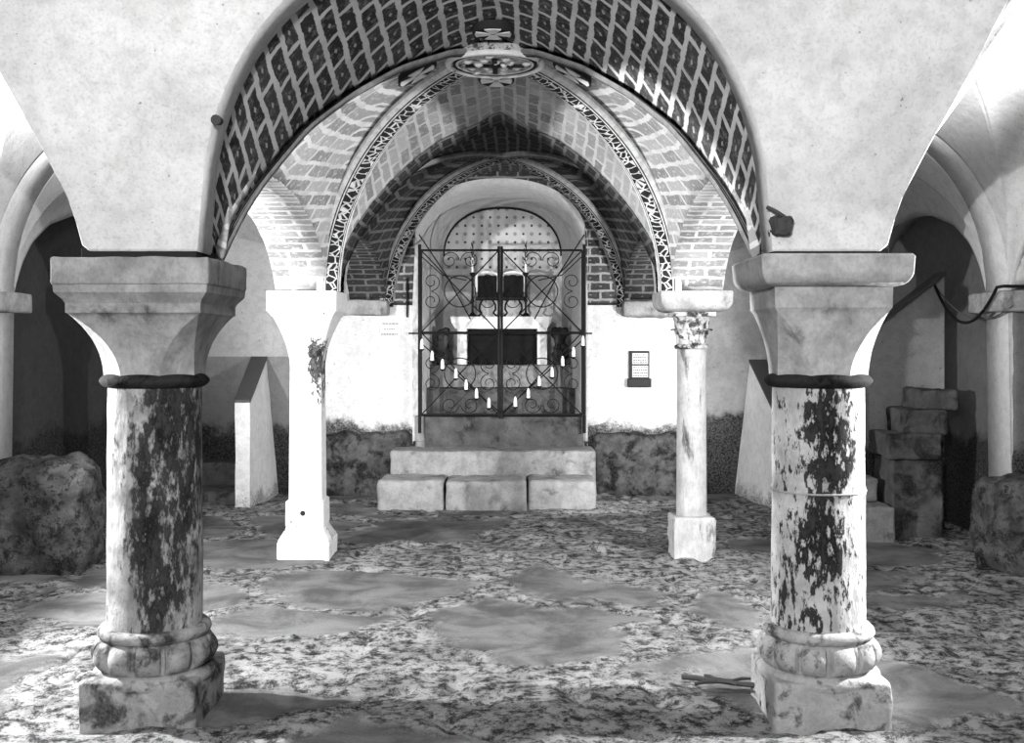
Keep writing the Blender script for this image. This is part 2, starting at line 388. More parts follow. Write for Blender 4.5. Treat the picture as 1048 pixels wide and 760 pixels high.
def arcade(name, axis, t0, t1, w0, w1, zb, mat, nt=90, nz=26, amp=.006, ztop=ZT, soffit=None):
    """masonry wall pierced by arches. axis 'x': runs along x, thickness in y"""
    mb = MB()
    def P(t, wv, z, e=0):
        p = Vector((t, wv, z)) if axis == 'x' else Vector((wv, t, z))
        return p
    ts = [t0+(t1-t0)*i/nt for i in range(nt+1)]
    for wv, sg in ((w0, -1), (w1, 1)):
        def fn(a, b):
            t = t0+(t1-t0)*a; z0 = zb(t); z = z0+(ztop-z0)*b**1.4
            k = min(1., b*6)
            e = amp*noise.fractal(Vector((t*2.2, z*2.2, wv)), .9, 2, 3)*k
            return P(t, wv+e-sg*.012*(1-min(1, b**1.4*12))*0, z)
        mb.grid(fn, nt, nz)
    if soffit:
        sb = MB(); L = [0]; q0 = None
        for i in range(nt+1):
            q = (t0+(t1-t0)*i/nt, zb(t0+(t1-t0)*i/nt))
            if q0: L.append(L[-1]+math.hypot(q[0]-q0[0], q[1]-q0[1]))
            q0 = q
        sb.grid(lambda a, b: P(t0+(t1-t0)*a, w0+(w1-w0)*b, max(zb(t0+(t1-t0)*a), .0)-.004), nt, 2, lambda a, b: (abs(w0-XC)+(w1-w0)*b, L[int(round(a*nt))]))
        so = sb.build('ceiling_soffit', soffit, kind='structure'); md = so.modifiers.new('thickness', 'SOLIDIFY'); md.thickness = .008; md.offset = 0
    mb.grid(lambda a, b: P(t0+(t1-t0)*a, w0+(w1-w0)*b, zb(t0+(t1-t0)*a)), nt, 1)
    mb.grid(lambda a, b: P(t0+(t1-t0)*a, w0+(w1-w0)*b, ztop), nt, 1)
    for t in (t0, t1): mb.grid(lambda a, b: P(t, w0+(w1-w0)*b, zb(t)+(ztop-zb(t))*a), 1, 1)
    o = mb.build(name, mat, kind='structure', fixn=False)
    me = o.data; bm = bmesh.new(); bm.from_mesh(me); bmesh.ops.remove_doubles(bm, verts=bm.verts, dist=.0012)
    bmesh.ops.recalc_face_normals(bm, faces=bm.faces); bm.to_mesh(me); bm.free()
    return o
def zb_front(x):
    r = abs(x-XC)
    if r < 1.09: return ZS+.02+1.20*(1-(r/1.09)**2.3)**.435
    if r < 1.53: return ZS
    if r < 2.95: return ZS+.02+1.22*aisle_front((r-2.24)/.71)
    return -.05
arcade('wall_front_arcade', 'x', XC-4.1, XC+4.1, Y1a, Y1b, zb_front, M['wall_front'], 300, 34, .012)
def zb_mid(x):
    r = abs(x-XC)
    if r < 1.15: return ZS+1.21*pointed(r/1.15)
    if r < 1.5: return ZS
    if r < 3.42: return ZS+1.2*ell((r-2.46)/.96)
    return -.05
arcade('wall_middle_arcade', 'x', XC-4.1, XC+4.1, Y2a, Y2b, zb_mid, M['vault'], 300, 20, .006, soffit=None)
arcade_soffit = MB()
sf = [XC-1.15*math.cos(PI*i/80) for i in range(81)]; L_ = [0]
for a, b in zip(sf, sf[1:]): L_.append(L_[-1]+math.hypot(b-a, zb_mid(b)-zb_mid(a)) if abs(a-XC) < 1.149 and abs(b-XC) < 1.149 else L_[-1]+.03)
zz_ = lambda x: ZS+1.21*pointed((x-XC)/1.15)
arcade_soffit.grid(lambda a, b: (sf[int(round(a*80))], Y2a-.004+(Y2b-Y2a+.008)*b, zz_(sf[int(round(a*80))])-.006), 80, 2, lambda a, b: ((Y2b-Y2a)*b, L_[int(round(a*80))]))
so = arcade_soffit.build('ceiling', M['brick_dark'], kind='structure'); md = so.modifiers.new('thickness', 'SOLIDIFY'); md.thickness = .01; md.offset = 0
for sx, nm in ((-1, 'left'), (1, 'right')):
    for (a, b) in ((Y1b, Y2a), (Y2b, Y3)):
        yc = (a+b)/2; hb = (b-a)/2
        xs = sorted((XC+sx*1.15, XC+sx*1.5))
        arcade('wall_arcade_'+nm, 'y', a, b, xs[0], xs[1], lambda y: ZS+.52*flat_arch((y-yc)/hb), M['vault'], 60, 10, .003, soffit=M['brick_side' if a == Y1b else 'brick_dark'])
        xs = sorted((XC+sx*3.42, XC+sx*3.62))
        arcade('wall_arch_'+nm, 'y', a, b, xs[0], xs[1], lambda y: ZS+.75*flat_arch((y-yc)/hb), M['vault'], 60, 10, .003)
    x0 = XC+sx*3.6; x1 = XC+sx*4.0
    mb = MB()
    mb.grid(lambda a, b: (x0+.02*noise.fractal(Vector((a*14, b*4, sx)), .9, 2, 4), -1.6+14.1*a, -.05+(ZT+.05)*b), 160, 50)
    mb.grid(lambda a, b: (x1, -1.6+14.1*a, -.05+(ZT+.05)*b), 1, 1)
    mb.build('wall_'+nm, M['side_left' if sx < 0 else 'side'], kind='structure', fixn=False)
# shell over and behind
MB().box(-4.3, 4.3, -1.7, 12.6, ZT, ZT+.1).build('ceiling', M['vault'], kind='structure')
MB().box(-4.3, 4.3, -1.8, -1.6, -.1, ZT).build('wall_behind_camera', M['side'], kind='structure')

def bay(xc, a, y0, y1, Pf, hf, Pb, hb_, Pl, hl, Prf, Prb, hk, mf, ms, mb_, sides=(-1, 1), yc=None, bf=None, bb=None):
    yc = yc or (y0+y1)/2; ym = (y0+y1)/2; hl_ = (y1-y0)/2; bf = bf or yc-y0; bb = bb or y1-yc
    R = lambda s, back: ZS+hk*(Prb if back else Prf)(s)
    # arc length along the arch for uv
    def web_y(back, mat):
        yo = y1 if back else y0; P, h = (Pb, hb_) if back else (Pf, hf); n = 72
        L = [0]; pr = None
        for i in range(n+1):
            s = -math.cos(PI*i/n); q = (a*s, h*P(s))
            if pr: L.append(L[-1]+math.hypot(q[0]-pr[0], q[1]-pr[1]))
            pr = q
        def pos(i, j):
            s = -math.cos(PI*i); ye = yc+(bb if back else -bf)*abs(s)
            y = yo+(ye-yo)*j; z = (ZS+h*P(s))*(1-j)+R(abs(s), back)*j
            return (xc+a*s, y, z+.004*noise.noise(Vector((s*5, y*4, 0))))
        m = MB(); m.grid(pos, n, 20, lambda i, j: (pos(i, j)[1], L[int(round(i*n))]))
        o = m.build('ceiling', mat, kind='structure'); return o
    def web_x(sx, mat):
        n = 72; L = [0]; pr = None
        for i in range(n+1):
            t = -math.cos(PI*i/n); q = ((bb if t > 0 else bf)*t, R(abs(t), t > 0))
            if pr: L.append(L[-1]+math.hypot(q[0]-pr[0], q[1]-pr[1]))
            pr = q
        def pos(i, j):
            t = -math.cos(PI*i); xi = a*abs(t); x = xi+(a-xi)*j
            zr = R(abs(t), t > 0); y = yc+(bb if t > 0 else bf)*t; zs = ZS+hl*Pl(max(-1, min(1, (y-ym)/hl_)))
            return (xc+sx*x, y, zr+(zs-zr)*j**2.4)
        m = MB(); m.grid(pos, n, 20, lambda i, j: (abs(pos(i, j)[0]-xc)*.8+.7*pos(i, j)[1], pos(i, j)[2]-.13*abs(pos(i, j)[1]-yc)))
        return m.build('ceiling', mat, kind='structure')
    obs = [web_y(False, mf), web_y(True, mb_)]+[web_x(s, ms) for s in sides]
    for o in obs:
        # thickness of the vault shell, grown upwards
        me = o.data; bm = bmesh.new(); bm.from_mesh(me); up = sum((f.normal.z for f in bm.faces))
        if up > 0: bmesh.ops.reverse_faces(bm, faces=bm.faces)
        bm.to_mesh(me); bm.free()
        md = o.modifiers.new('thickness', 'SOLIDIFY'); md.thickness = .06; md.offset = -1
    return yc, (bf, bb), R
flat = flat_arch
yc1, b1, R1 = bay(XC, 1.15, Y1b, Y2a, ell, 1.33, pointed, 1.21, flat, .52, rib_front, ell, 1.23, M['brick_front'], M['brick_side'], M['brick_back'], yc=5.94, bf=1.34)
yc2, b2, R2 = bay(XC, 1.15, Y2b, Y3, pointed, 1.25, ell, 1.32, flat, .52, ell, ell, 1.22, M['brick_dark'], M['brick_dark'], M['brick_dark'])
for sx in (-1, 1):
    bay(XC+sx*2.46, .96, Y1b, Y2a, aisle_front, 1.25, ell, 1.2, flat, .7, ell, ell, 1.22, M['vault'], M['vault'], M['vault'])
    bay(XC+sx*2.46, .96, Y2b, Y3, ell, 1.2, ell, 1.2, flat, .7, ell, ell, 1.2, M['vault'], M['vault'], M['vault'])

def rib(n, xc, a, yc, b, R, sx, back, width, drop, mat):
    N = 48; pts = []
    for i in range(N+1):
        s = math.sin(PI/2*i/N)*1.0
        pts.append(Vector((xc+sx*a*s, yc+(b[1] if back else -b[0])*s, R(s, back))))
    mb = MB(); prof = [(-.5, .05), (-.5, -.35), (-.34, -.75), (-.22, -.85), (0, -1.), (.22, -.85), (.34, -.75), (.5, -.35), (.5, .05)]
    vs = []; uv = []; ln = 0
    for i, p in enumerate(pts):
        t = (pts[min(i+1, N)]-pts[max(i-1, 0)]).normalized(); side = Vector((-t.y, t.x, 0)).normalized()
        nn = t.cross(side).normalized(); nn = nn if nn.z > 0 else -nn
        if i: ln += (p-pts[i-1]).length
        for u, d in prof: vs.append(p+side*u*width+nn*d*drop); uv.append((u+.5, ln))
    k = len(prof); fs = [[i*k+j, i*k+j+1, (i+1)*k+j+1, (i+1)*k+j] for i in range(N) for j in range(k-1)]
    mb.add(vs, fs, uv)
    mb.build('trim_%d' % n, mat, kind='structure')
n = 1
for sx in (-1, 1):
    rib(n, XC, 1.15, yc1, b1, R1, sx, True, .17, .055, M['rib']); n += 1
    rib(n, XC, 1.15, yc1, b1, R1, sx, False, .085, .035, M['rib_plain']); n += 1
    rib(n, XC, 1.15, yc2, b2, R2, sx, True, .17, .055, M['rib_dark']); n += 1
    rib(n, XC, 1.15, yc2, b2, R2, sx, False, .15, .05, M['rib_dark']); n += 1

# back wall with niche
NX = -.172; NHW = .80; NSP = 2.42; NAP = 3.02
def niche_out(th, hw, ap, sp=NSP):      # th 0..pi, superellipse head
    c, s_ = math.cos(th), math.sin(th)
    return NX+hw*math.copysign(abs(c)**.88, c), sp+(ap-sp)*abs(s_)**.95
def niche_top(x):
    d = abs(x-NX)/(NHW+.05)
    if d >= 1: return None
    th = math.acos(d**(1/.88)); return niche_out(th, NHW+.05, NAP+.03)[1]
def zb_back(x):
    z = niche_top(x); return -.05 if z is None else z
# central back wall: plaster below the impost line, painted brick above
def back_piece(x0, x1, z0, z1, mat, name, uv=False):
    mb = MB(); nx = max(2, int((x1-x0)/.03)); nz = 40
    xs = [x0+(x1-x0)*i/nx for i in range(nx+1)]
    def zlo(x):
        t = niche_top(x); return z0 if (t is None or t < z0) else min(t, z1-.001)
    f = lambda i, j: ((x0+(x1-x0)*i), Y3+(.006*noise.fractal(Vector((x0+i*(x1-x0), j*3, z0))*3, .9, 2, 3)), zlo(x0+(x1-x0)*i)+(z1-zlo(x0+(x1-x0)*i))*j)
    mb.grid(f, nx, nz, (lambda i, j: (f(i, j)[0], f(i, j)[2])) if uv else None)
    return mb.build(name, mat, kind='structure', fixn=False)
xl, xr = NX-NHW-.05, NX+NHW+.05
ZB = 1.83
back_piece(XC-1.9, xl, -.05, ZB, M['back'], 'wall_back')
back_piece(xr, XC+1.8, -.05, ZB, M['back'], 'wall_back')
back_piece(xl, xr, -.05, .5, M['back'], 'wall_back')
back_piece(XC-1.5, xl, ZB, ZT, M['brick_wall'], 'wall_back_lunette', True)
back_piece(xl, xr, ZB, ZT, M['brick_wall'], 'wall_back_lunette', True)
back_piece(xr, XC+1.5, ZB, ZT, M['brick_wall'], 'wall_back_lunette', True)
back_piece(XC-3.7, XC-1.9, -.05, ZT, M['aisle_back'], 'wall_back_left')
back_piece(XC+1.8, XC+3.7, -.05, ZT, M['aisle_right'], 'wall_back_right')
back_piece(XC-1.9, XC-1.5, ZB, ZT, M['aisle_back'], 'wall_back_left')
back_piece(XC+1.5, XC+1.8, ZB, ZT, M['aisle_right'], 'wall_back_right')
# niche reveal and its back
YN = 12.2
rings = [(Y3, .05, .03), (Y3+.015, .02, .012), (Y3+.05, -.005, -.006), (Y3+.12, -.03, -.02), (Y3+.2, -.04, -.028), (11.2, -.07, -.035), (11.7, -.10, -.04), (YN, -.14, -.05)]
mb = MB(); vs = []; K = 48
for (y, dh, da) in rings:
    L = [(NX+NHW+dh, .4), (NX+NHW+dh, 1.0), (NX+NHW+dh, 1.6)]+[niche_out(PI*k/K, NHW+dh, NAP+da) for k in range(K+1)]+[(NX-NHW-dh, 1.6), (NX-NHW-dh, 1.0), (NX-NHW-dh, .4)]
    vs += [(p[0], y, p[1]) for p in L]
k = len(L); mb.add(vs, [[i*k+j, i*k+j+1, (i+1)*k+j+1, (i+1)*k+j] for i in range(len(rings)-1) for j in range(k-1)])
mb.build('wall_niche', M['white'], kind='structure')
MB().grid(lambda a, b: (NX-.85+1.7*a, YN, 2.27+.85*b), 2, 2).build('wall_niche_back', M['dots'], kind='structure')
MB().grid(lambda a, b: (NX-.85+1.7*a, YN, .3+1.97*b), 2, 2).build('wall_niche_back_lower', M['white'], kind='structure')
MB().box(NX-.72, NX+.72, YN-.09, YN+.02, 2.2, 2.27, r=.01).build('trim_20', M['ledge'], kind='structure')
mb = MB(); mb.tube([(niche_out(PI*k/40, NHW-.145, NAP-.065)[0], YN-.012, niche_out(PI*k/40, NHW-.145, NAP-.065)[1]) for k in range(41)], .012, 6)
mb.build('trim_21', M['paint_dark'], kind='structure')
MB().box(NX-.84, NX+.84, Y3+.01, 12.3, .40, .745, r=.006).build('floor_niche', M['step'], kind='structure')
mb = MB()
for x in (NX-1.6, ): pass
# rubble footing of the back wall
mb = MB(); mb.box(XC-1.95, NX-.88, Y3-.16, Y3+.1, -.05, .58, .045, .06, .05, 5); mb.build('trim_22', M['rubble'], kind='structure')
mb = MB(); mb.box(NX+.90, XC+1.9, Y3-.16, Y3+.1, -.05, .58, .045, .06, .05, 5); mb.build('trim_23', M['rubble'], kind='structure')
# pale line under the lunette
for a, b, q in ((XC-1.45, xl, 24), (xr, XC+1.45, 25)):
    MB().box(a, b, Y3-.012, Y3+.02, ZB-.012, ZB+.012, r=.003).build('trim_%d' % q, M['paint_dark'], kind='structure')

# ------------------------------------------------------------------ columns
def big_column(sx, side):
    cx = XC+sx*COLX; cy = YC1; L = side == 'left'
    lab = ('thick mould-stained column in the left foreground with flat-edged abacus' if L else
           'thick stained column in the right foreground with rounded abacus and drum joint')
    t = empty('stone_column', (cx, cy, 0), lab, 'column')
    bm_ = M['base_l'] if L else M['base_r']
    mb = MB(); mb.box(cx-.222, cx+.222, cy-.222, cy+.222, -.06, .165, .03, .018, .012, 7); mb.build('plinth', bm_, t)
    ne = 12
    def mod(a, z):
        if .20 < z < .315:
            q = math.sin((z-.20)/.115*PI); e = abs(math.sin(a*ne/2+.4))
            return q**.6*(.026*e**.75-.012*(1 if e < .3 else 0)+.012*(1 if e < .12 else 0))
        return .002*noise.noise(Vector((math.cos(a)*3, math.sin(a)*3, z*9)))
    prof = [(.19, .14), (.225, .145), (.236, .16), (.236, .18), (.225, .195), (.205, .20)]+[(.205+.012*math.sin(PI*k/14), .20+.115*k/14) for k in range(1, 14)]+[(.203, .315), (.21, .32), (.218, .335), (.215, .35), (.205, .36), (.19, .362)]
    dz = -.02
    mb = MB(); mb.lathe(cx, cy, [(r, z+dz) for r, z in prof], 224, lambda a, z: mod(a, z-dz)); mb.build('base_moulding', bm_, t)
    sh = M['shaft_l'] if L else M['shaft_r']
    zj = .87; pr = []
    for k in range(61):
        z = .33+(1.295-.33)*k/60; r = .183-.005*(k/60)
        if not L and abs(z-zj) < .012: r += .003
        pr.append((r, z))
    pr[0] = (.183, .325)
    mb = MB(); mb.lathe(cx, cy, pr, 96, lambda a, z: .003*noise.fractal(Vector((math.cos(a)*2.5, math.sin(a)*2.5, z*4)), .9, 2, 4)); s_ = mb.build('shaft', sh, t)
    if not L:
        mb = MB(); mb.tube([(cx+.184*math.cos(2*PI*k/64), cy+.184*math.sin(2*PI*k/64), zj) for k in range(64)], .004, 8, True); mb.build('joint_band', M['base_r'], s_)
    mb = MB(); mb.lathe(cx, cy, [(.178, 1.275)]+[(.192+.018*math.sin(PI*k/10), 1.28+.045*k/10) for k in range(11)]+[(.178, 1.33)], 64); mb.build('collar', M['collar'], t)
    # capital: eight-sided below, square above, concave chamfers
    cm = M['cap'] if L else M['cap_r']; rings = []
    zt = 1.56 if L else 1.57; hw = .246 if L else .212
    for k in range(21):
        q = k/20; z = 1.318+(zt-1.318)*q
        h = .178+(hw-.178)*(q**2.3 if L else q**2.0)
        c = h*.585*(1-q**1.6)
        rings.append((z, h, c))
    if L: rings += [(1.565, .254, .0), (1.60, .254, 0), (1.615, .262, 0), (1.64, .285, 0), (1.67, .288, 0)]
    else: rings += [(1.585, .222, .0), (1.67, .224, 0)]
    mb = MB(); mb.octo(cx, cy, rings); mb.build('capital', cm, t, smooth=28)
    mb = MB()
    if L: mb.box(cx-.295, cx+.295, cy-.295, cy+.295, 1.668, 1.772, .04, .01, .006, 8)
    else:
        rr = [(1.662, .215)]+[(1.664+.062*q/10, .232+.052*math.sqrt(1-(1-q/10)**2)) for q in range(11)]+[(1.775, .287), (1.785, .279)]
        mb.octo(cx, cy, [(z, h, .004) for z, h in rr])
    mb.build('abacus', cm, t, smooth=30)
    mb = MB(); mb.box(cx-.22, cx+.22, cy-.19, cy+.1, 1.77, 1.812, r=.004); mb.build('gap_layer', M['gap_fill'], t)  # recessed near-black layer filling the gap above the abacus
big_column(-1, 'left'); big_column(1, 'right')

def far_pier():
    cx, cy = XC-COLX, YC2
    t = empty('stone_pier', (cx, cy, 0), 'slender whitewashed square pier at the left behind the big stained column, flared capital', 'column')
    mb = MB(); mb.box(cx-.175, cx+.175, cy-.175, cy+.175, -.05, .115, .04, .012, .006); mb.build('plinth', M['pier'], t)
    mb = MB(); mb.octo(cx, cy, [(.11, .17, .005), (.125, .168, .005), (.155, .15, .008), (.195, .128, .01), (.21, .125, .01), (.215, .13, .01), (.375, .128, .01), (.385, .118, .012)])
    b = mb.build('base_block', M['pier'], t)
    mb = MB(); mb.lathe(cx-.005, cy-.131, [(.001, .295), (.017, .295), (.017, .325), (.001, .325)], 12); 
    # drilled hole: a short dark plug let into the face
    vs = [(x, cy-.1305+(z-.31)*.0, z2) for x, z, z2 in ()]
    mb = MB(); mb.tube([(cx-.01, cy-.132, .30), (cx-.01, cy-.11, .30)], .018, 14); mb.build('drilled_hole', M['gap_fill'], b)
    mb = MB(); mb.octo(cx, cy, [(.37, .112, .022), (1.0, .108, .022), (1.26, .105, .02)]); mb.build('shaft', M['pier'], t)
    r = []
    for k in range(17):
        q = k/16; h = .105+.10*q**1.9; r.append((1.25+.385*q, h, .02+(h*.5-.02)*math.sin(PI*min(q*1.1, 1))*.8*(1-q)))
    mb = MB(); mb.octo(cx, cy, r); mb.build('capital', M['pier'], t, smooth=25)
    mb = MB(); mb.octo(cx, cy, [(1.63, .205, .004), (1.655, .222, .004), (1.665, .232, .004), (1.79, .235, .004), (1.80, .23, .004)]); mb.build('abacus', M['pier'], t, smooth=25)
    mb = MB(); mb.box(cx-.17, cx+.17, cy-.17, cy+.17, 1.765, 1.805, r=.004)
far_pier()
def far_column():
    cx, cy = XC+COLX, YC2
    t = empty('stone_column', (cx, cy, 0), 'slender round column with a dark leafy capital, at the right in front of the back wall', 'column')
    mb = MB(); mb.box(cx-.142, cx+.142, cy-.142, cy+.142, -.05, .27, .04, .014, .012, 9); mb.build('base_block', M['shaft_far'], t)
    mb = MB(); mb.lathe(cx, cy, [(.104, .26), (.102, .7), (.099, 1.415)], 40, lambda a, z: .002*noise.noise(Vector((math.cos(a)*2, math.sin(a)*2, z*3)))); mb.build('shaft', M['shaft_far'], t)
    mb = MB(); mb.tube([(cx+.105*math.cos(2*PI*k/32), cy+.105*math.sin(2*PI*k/32), 1.425) for k in range(32)], .016, 8, True); mb.build('collar', M['corinth'], t)
    mb = MB(); mb.lathe(cx, cy, [(.095, 1.42), (.098, 1.46), (.108, 1.54), (.125, 1.62), (.135, 1.665)], 24)
    mb.box(cx-.145, cx+.145, cy-.145, cy+.145, 1.63, 1.67, r=.008)
    c = mb.build('capital', M['corinth'], t)
    for tier, (zb, zh, n_, r0) in enumerate(((1.435, .11, 8, .1), (1.51, .13, 8, .112))):
        for k in range(n_):
            a = 2*PI*(k+.5*tier)/n_; ca, sa = math.cos(a), math.sin(a); m = MB()
            def fn(i, j):
                u = (i-.5)*2; q = j; wd = .034*math.sin(PI*min(.98, .25+.6*q))*1.1
                out = r0+.045*q**2.2-.012*u*u; z = zb+zh*math.sin(q*1.9)/math.sin(1.57)
                x = out; y = u*wd
                return (cx+ca*x-sa*y, cy+sa*x+ca*y, z)
            m.grid(fn, 6, 9); o = m.build('acanthus_leaf', M['corinth'], c)
            md = o.modifiers.new('thickness', 'SOLIDIFY'); md.thickness = .009; md.offset = 0
    rr = [(1.66, .15)]+[(1.662+.08*q/10, .17+.07*math.sqrt(1-(1-q/10)**2)) for q in range(11)]+[(1.79, .242), (1.80, .238)]
    mb = MB(); mb.octo(cx, cy, [(z, h, .004) for z, h in rr]); mb.build('abacus', M['cap_r'], t, smooth=30)
far_column()
# corbels of the back wall and the aisle pilasters
for sx, lab in ((-1, 'small stone corbel on the back wall left of the niche, under the painted brick'), (1, 'small stone corbel with rounded underside on the back wall right of the niche')):
    c = XC+sx*1.34; mb = MB()
    if sx < 0: mb.box(c-.26, c+.22, Y3-.2, Y3+.05, 1.72, 1.86, .05, .012, .01)
    else: mb.box(c-.22, c+.26, Y3-.2, Y3+.05, 1.70, 1.86, .03, .06, .012)
    mb.build('corbel', M['cap'], None, lab, 'corbel')
for sx, side in ((-1, 'left'), (1, 'right')):
    xa, xb = sorted((XC+sx*3.45, XC+sx*3.7))
    MB().box(xa, xb, Y2a-.02, Y2b+.02, -.05, 1.66, .05, .02, .01).build('wall_pilaster_'+side, M['side'], kind='structure')
    xa, xb = sorted((XC+sx*3.33, XC+sx*3.7)); mb = MB()
    mb.box(xa, xb, Y2a-.1, Y2b+.1, 1.66, 1.80, .05, .02, .006)
    mb.build('impost_block', M['cap'], None, 'grey stone impost block on the pilaster of the %s side wall' % side, 'impost')

# ------------------------------------------------------------------ vault boss
kz = R1(0, True)
t = empty('vault_boss', (XC, yc1, kz-.07), 'round painted keystone medallion with ring and cross, at the crossing of the vault ribs', 'keystone')
mb = MB(); mb.lathe(XC, yc1, [(.20, kz+.02), (.262, kz-.02), (.27, kz-.05), (.262, kz-.066), (.245, kz-.07)], 64); mb.build('medallion', M['gilt'], t)
for r_, w_, mt in ((.255, .016, 'paint_white'), (.222, .009, 'paint_dark'), (.205, .008, 'paint_white')):
    mb = MB(); mb.tube([(XC+r_*math.cos(2*PI*k/64), yc1+r_*math.sin(2*PI*k/64), kz-.068) for k in range(64)], w_, 8, True); mb.build('ring', M[mt], t)
mb = MB(); mb.box(XC-.16, XC+.16, yc1-.012, yc1+.012, kz-.085, kz-.068, r=.003); mb.box(XC-.014, XC+.014, yc1-.13, yc1+.15, kz-.086, kz-.068, r=.003)
mb.build('cross', M['paint_dark'], t)
mb = MB()
for k in range(16):
    a = k*2.4; q = .05+.012*k*.8
    mb.lathe(XC+q*math.cos(a), yc1+q*math.sin(a), [(.001, kz-.09), (.02, kz-.082), (.026, kz-.068)], 10)
mb.build('relief_leaves', M['paint_white'], t)
def disc(dx, dy, z, lab, tilt=(0, 0)):
    cx, cy = XC+dx, yc1+dy
    zz = lambda x, y: z+tilt[0]*(x-cx)+tilt[1]*(y-cy)
    t = empty('painted_cross_disc', (cx, cy, z), lab, 'painted disc', 'cross discs around the keystone')
    def put(poly, h0, h1, mat, nm):
        m = MB(); k = len(poly)
        vs = [(x, y, zz(x, y)-h0) for x, y in poly]+[(x, y, zz(x, y)-h1) for x, y in poly]
        m.add(vs, [list(range(k)), list(range(k, 2*k))[::-1]]+[[i, (i+1) % k, k+(i+1) % k, k+i] for i in range(k)]); m.build(nm, M[mat], t, smooth=0)
    R_ = .105
    put([(cx+R_*math.cos(2*PI*k/32), cy+R_*math.sin(2*PI*k/32)) for k in range(32)], -.03, .012, 'paint_dark', 'roundel')
    for k in range(4):
        a = PI/2*k; ca, sa = math.cos(a), math.sin(a); P = [(.012, -.012), (.085, -.042), (.092, 0), (.085, .042), (.012, .012)]
        put([(cx+ca*x-sa*y, cy+sa*x+ca*y) for x, y in P], .008, .017, 'paint_white', 'cross_arm')
disc(0, -.43, kz-.012, 'dark white-crossed disc above the keystone medallion in the photo', (0, .0))
disc(0, .41, kz-.045, 'dark white-crossed disc just below the keystone medallion', (0, -.12))
disc(-.42, 0, kz-.115, 'dark white-crossed disc on the vault left of the keystone', (.55, 0))
disc(.42, 0, kz-.115, 'faded pale-crossed disc on the vault right of the keystone', (-.55, 0))

# ------------------------------------------------------------------ steps up to the niche
for i, (a, b, h, lab) in enumerate(((386, 454, .245, 'left stone block of the lowest step below the gate'), (456, 539, .238, 'middle and longest stone block of the lowest step below the gate'), (541, 610, .24, 'right cracked stone block of the lowest step below the gate'))):
    k = 9.61/F
    MB().box((a-HX)*k, (b-HX)*k, 9.6, 10.10, -.05, h, .03, .035, .012, 5).build('step_block', M['step'], None, lab, 'stone step', 'blocks of the lowest step')
k = 10.13/F
MB().box((399-HX)*k, (610-HX)*k, 10.11, 10.58, -.05, .455, .03, .03, .01, 5).build('stone_step', M['step'], None, 'upper long stone step directly below the iron gate', 'stone step')
k = 10.6/F
MB().box((434-HX)*k, (597-HX)*k, 10.585, 10.72, .43, .742, .04, .015, .006, 5).build('threshold_stone', M['stair'], None, 'grey threshold stone under the bottom rail of the iron gate', 'threshold')
MB().box(NX-.76, NX+.76, 10.98, 11.215, .74, 1.0, .05, .02, .01).build('altar_step', M['stair'], None, 'dark lower step inside the niche behind the gate', 'altar step')
MB().box(NX-.73, NX+.73, 11.22, 12.1, .74, 1.225, .05, .02, .01).build('altar_platform', M['step'], None, 'pale raised stone platform inside the niche carrying the altar', 'platform')

# ------------------------------------------------------------------ altar
ya = 11.33; k = ya/F; X = lambda px: (px-HX)*k
t = empty('altar_table', (X(513), 11.6, 1.225), 'white marble altar table on short legs in the niche behind the gate', 'altar')
mb = MB(); x0, x1 = X(461), X(565)
mb.add([(x0+.05, ya+.04, 1.60), (x1-.05, ya+.04, 1.60), (x1-.05, ya+.5, 1.60), (x0+.05, ya+.5, 1.60), (x0+.01, ya, 1.66), (x1-.01, ya, 1.66), (x1-.01, ya+.5, 1.66), (x0+.01, ya+.5, 1.66),
        (x0, ya-.01, 1.725), (x1, ya-.01, 1.725), (x1, ya+.52, 1.725), (x0, ya+.52, 1.725)],
       [[0, 3, 2, 1], [8, 9, 10, 11], [0, 1, 5, 4], [1, 2, 6, 5], [2, 3, 7, 6], [3, 0, 4, 7], [4, 5, 9, 8], [5, 6, 10, 9], [6, 7, 11, 10], [7, 4, 8, 11]])
mb.build('table_slab', M['marble'], t, smooth=0)
for px in (472.5, 555):
    for yy in (ya+.08, ya+.42):
        mb = MB(); mb.box(X(px)-.052, X(px)+.052, yy-.05, yy+.05, 1.225, 1.605, r=.012); mb.build('leg', M['marble'], t)
mb = MB(); mb.box(X(479), X(549), ya+.12, ya+.36, 1.225, 1.6, r=.01); mb.build('dark_void_block', M['black'], t)  # black block added for the dark void between the legs
# relief rock at the right of the altar
mb = MB(); mb.box(.38, .5, 11.3, 11.60, 1.228, 1.62, .03, .07, .06, 8); mb.build('rough_stone', M['rock'], None, 'rough upright stone at the right side of the altar inside the niche', 'stone')
mb = MB(); mb.box(-.83, -.73, 11.24, 11.60, 1.224, 1.60, .03, .03, .03, 8); mb.build('rough_stone', M['rubble'], None, 'dark rough stone at the left side of the altar inside the niche', 'stone')
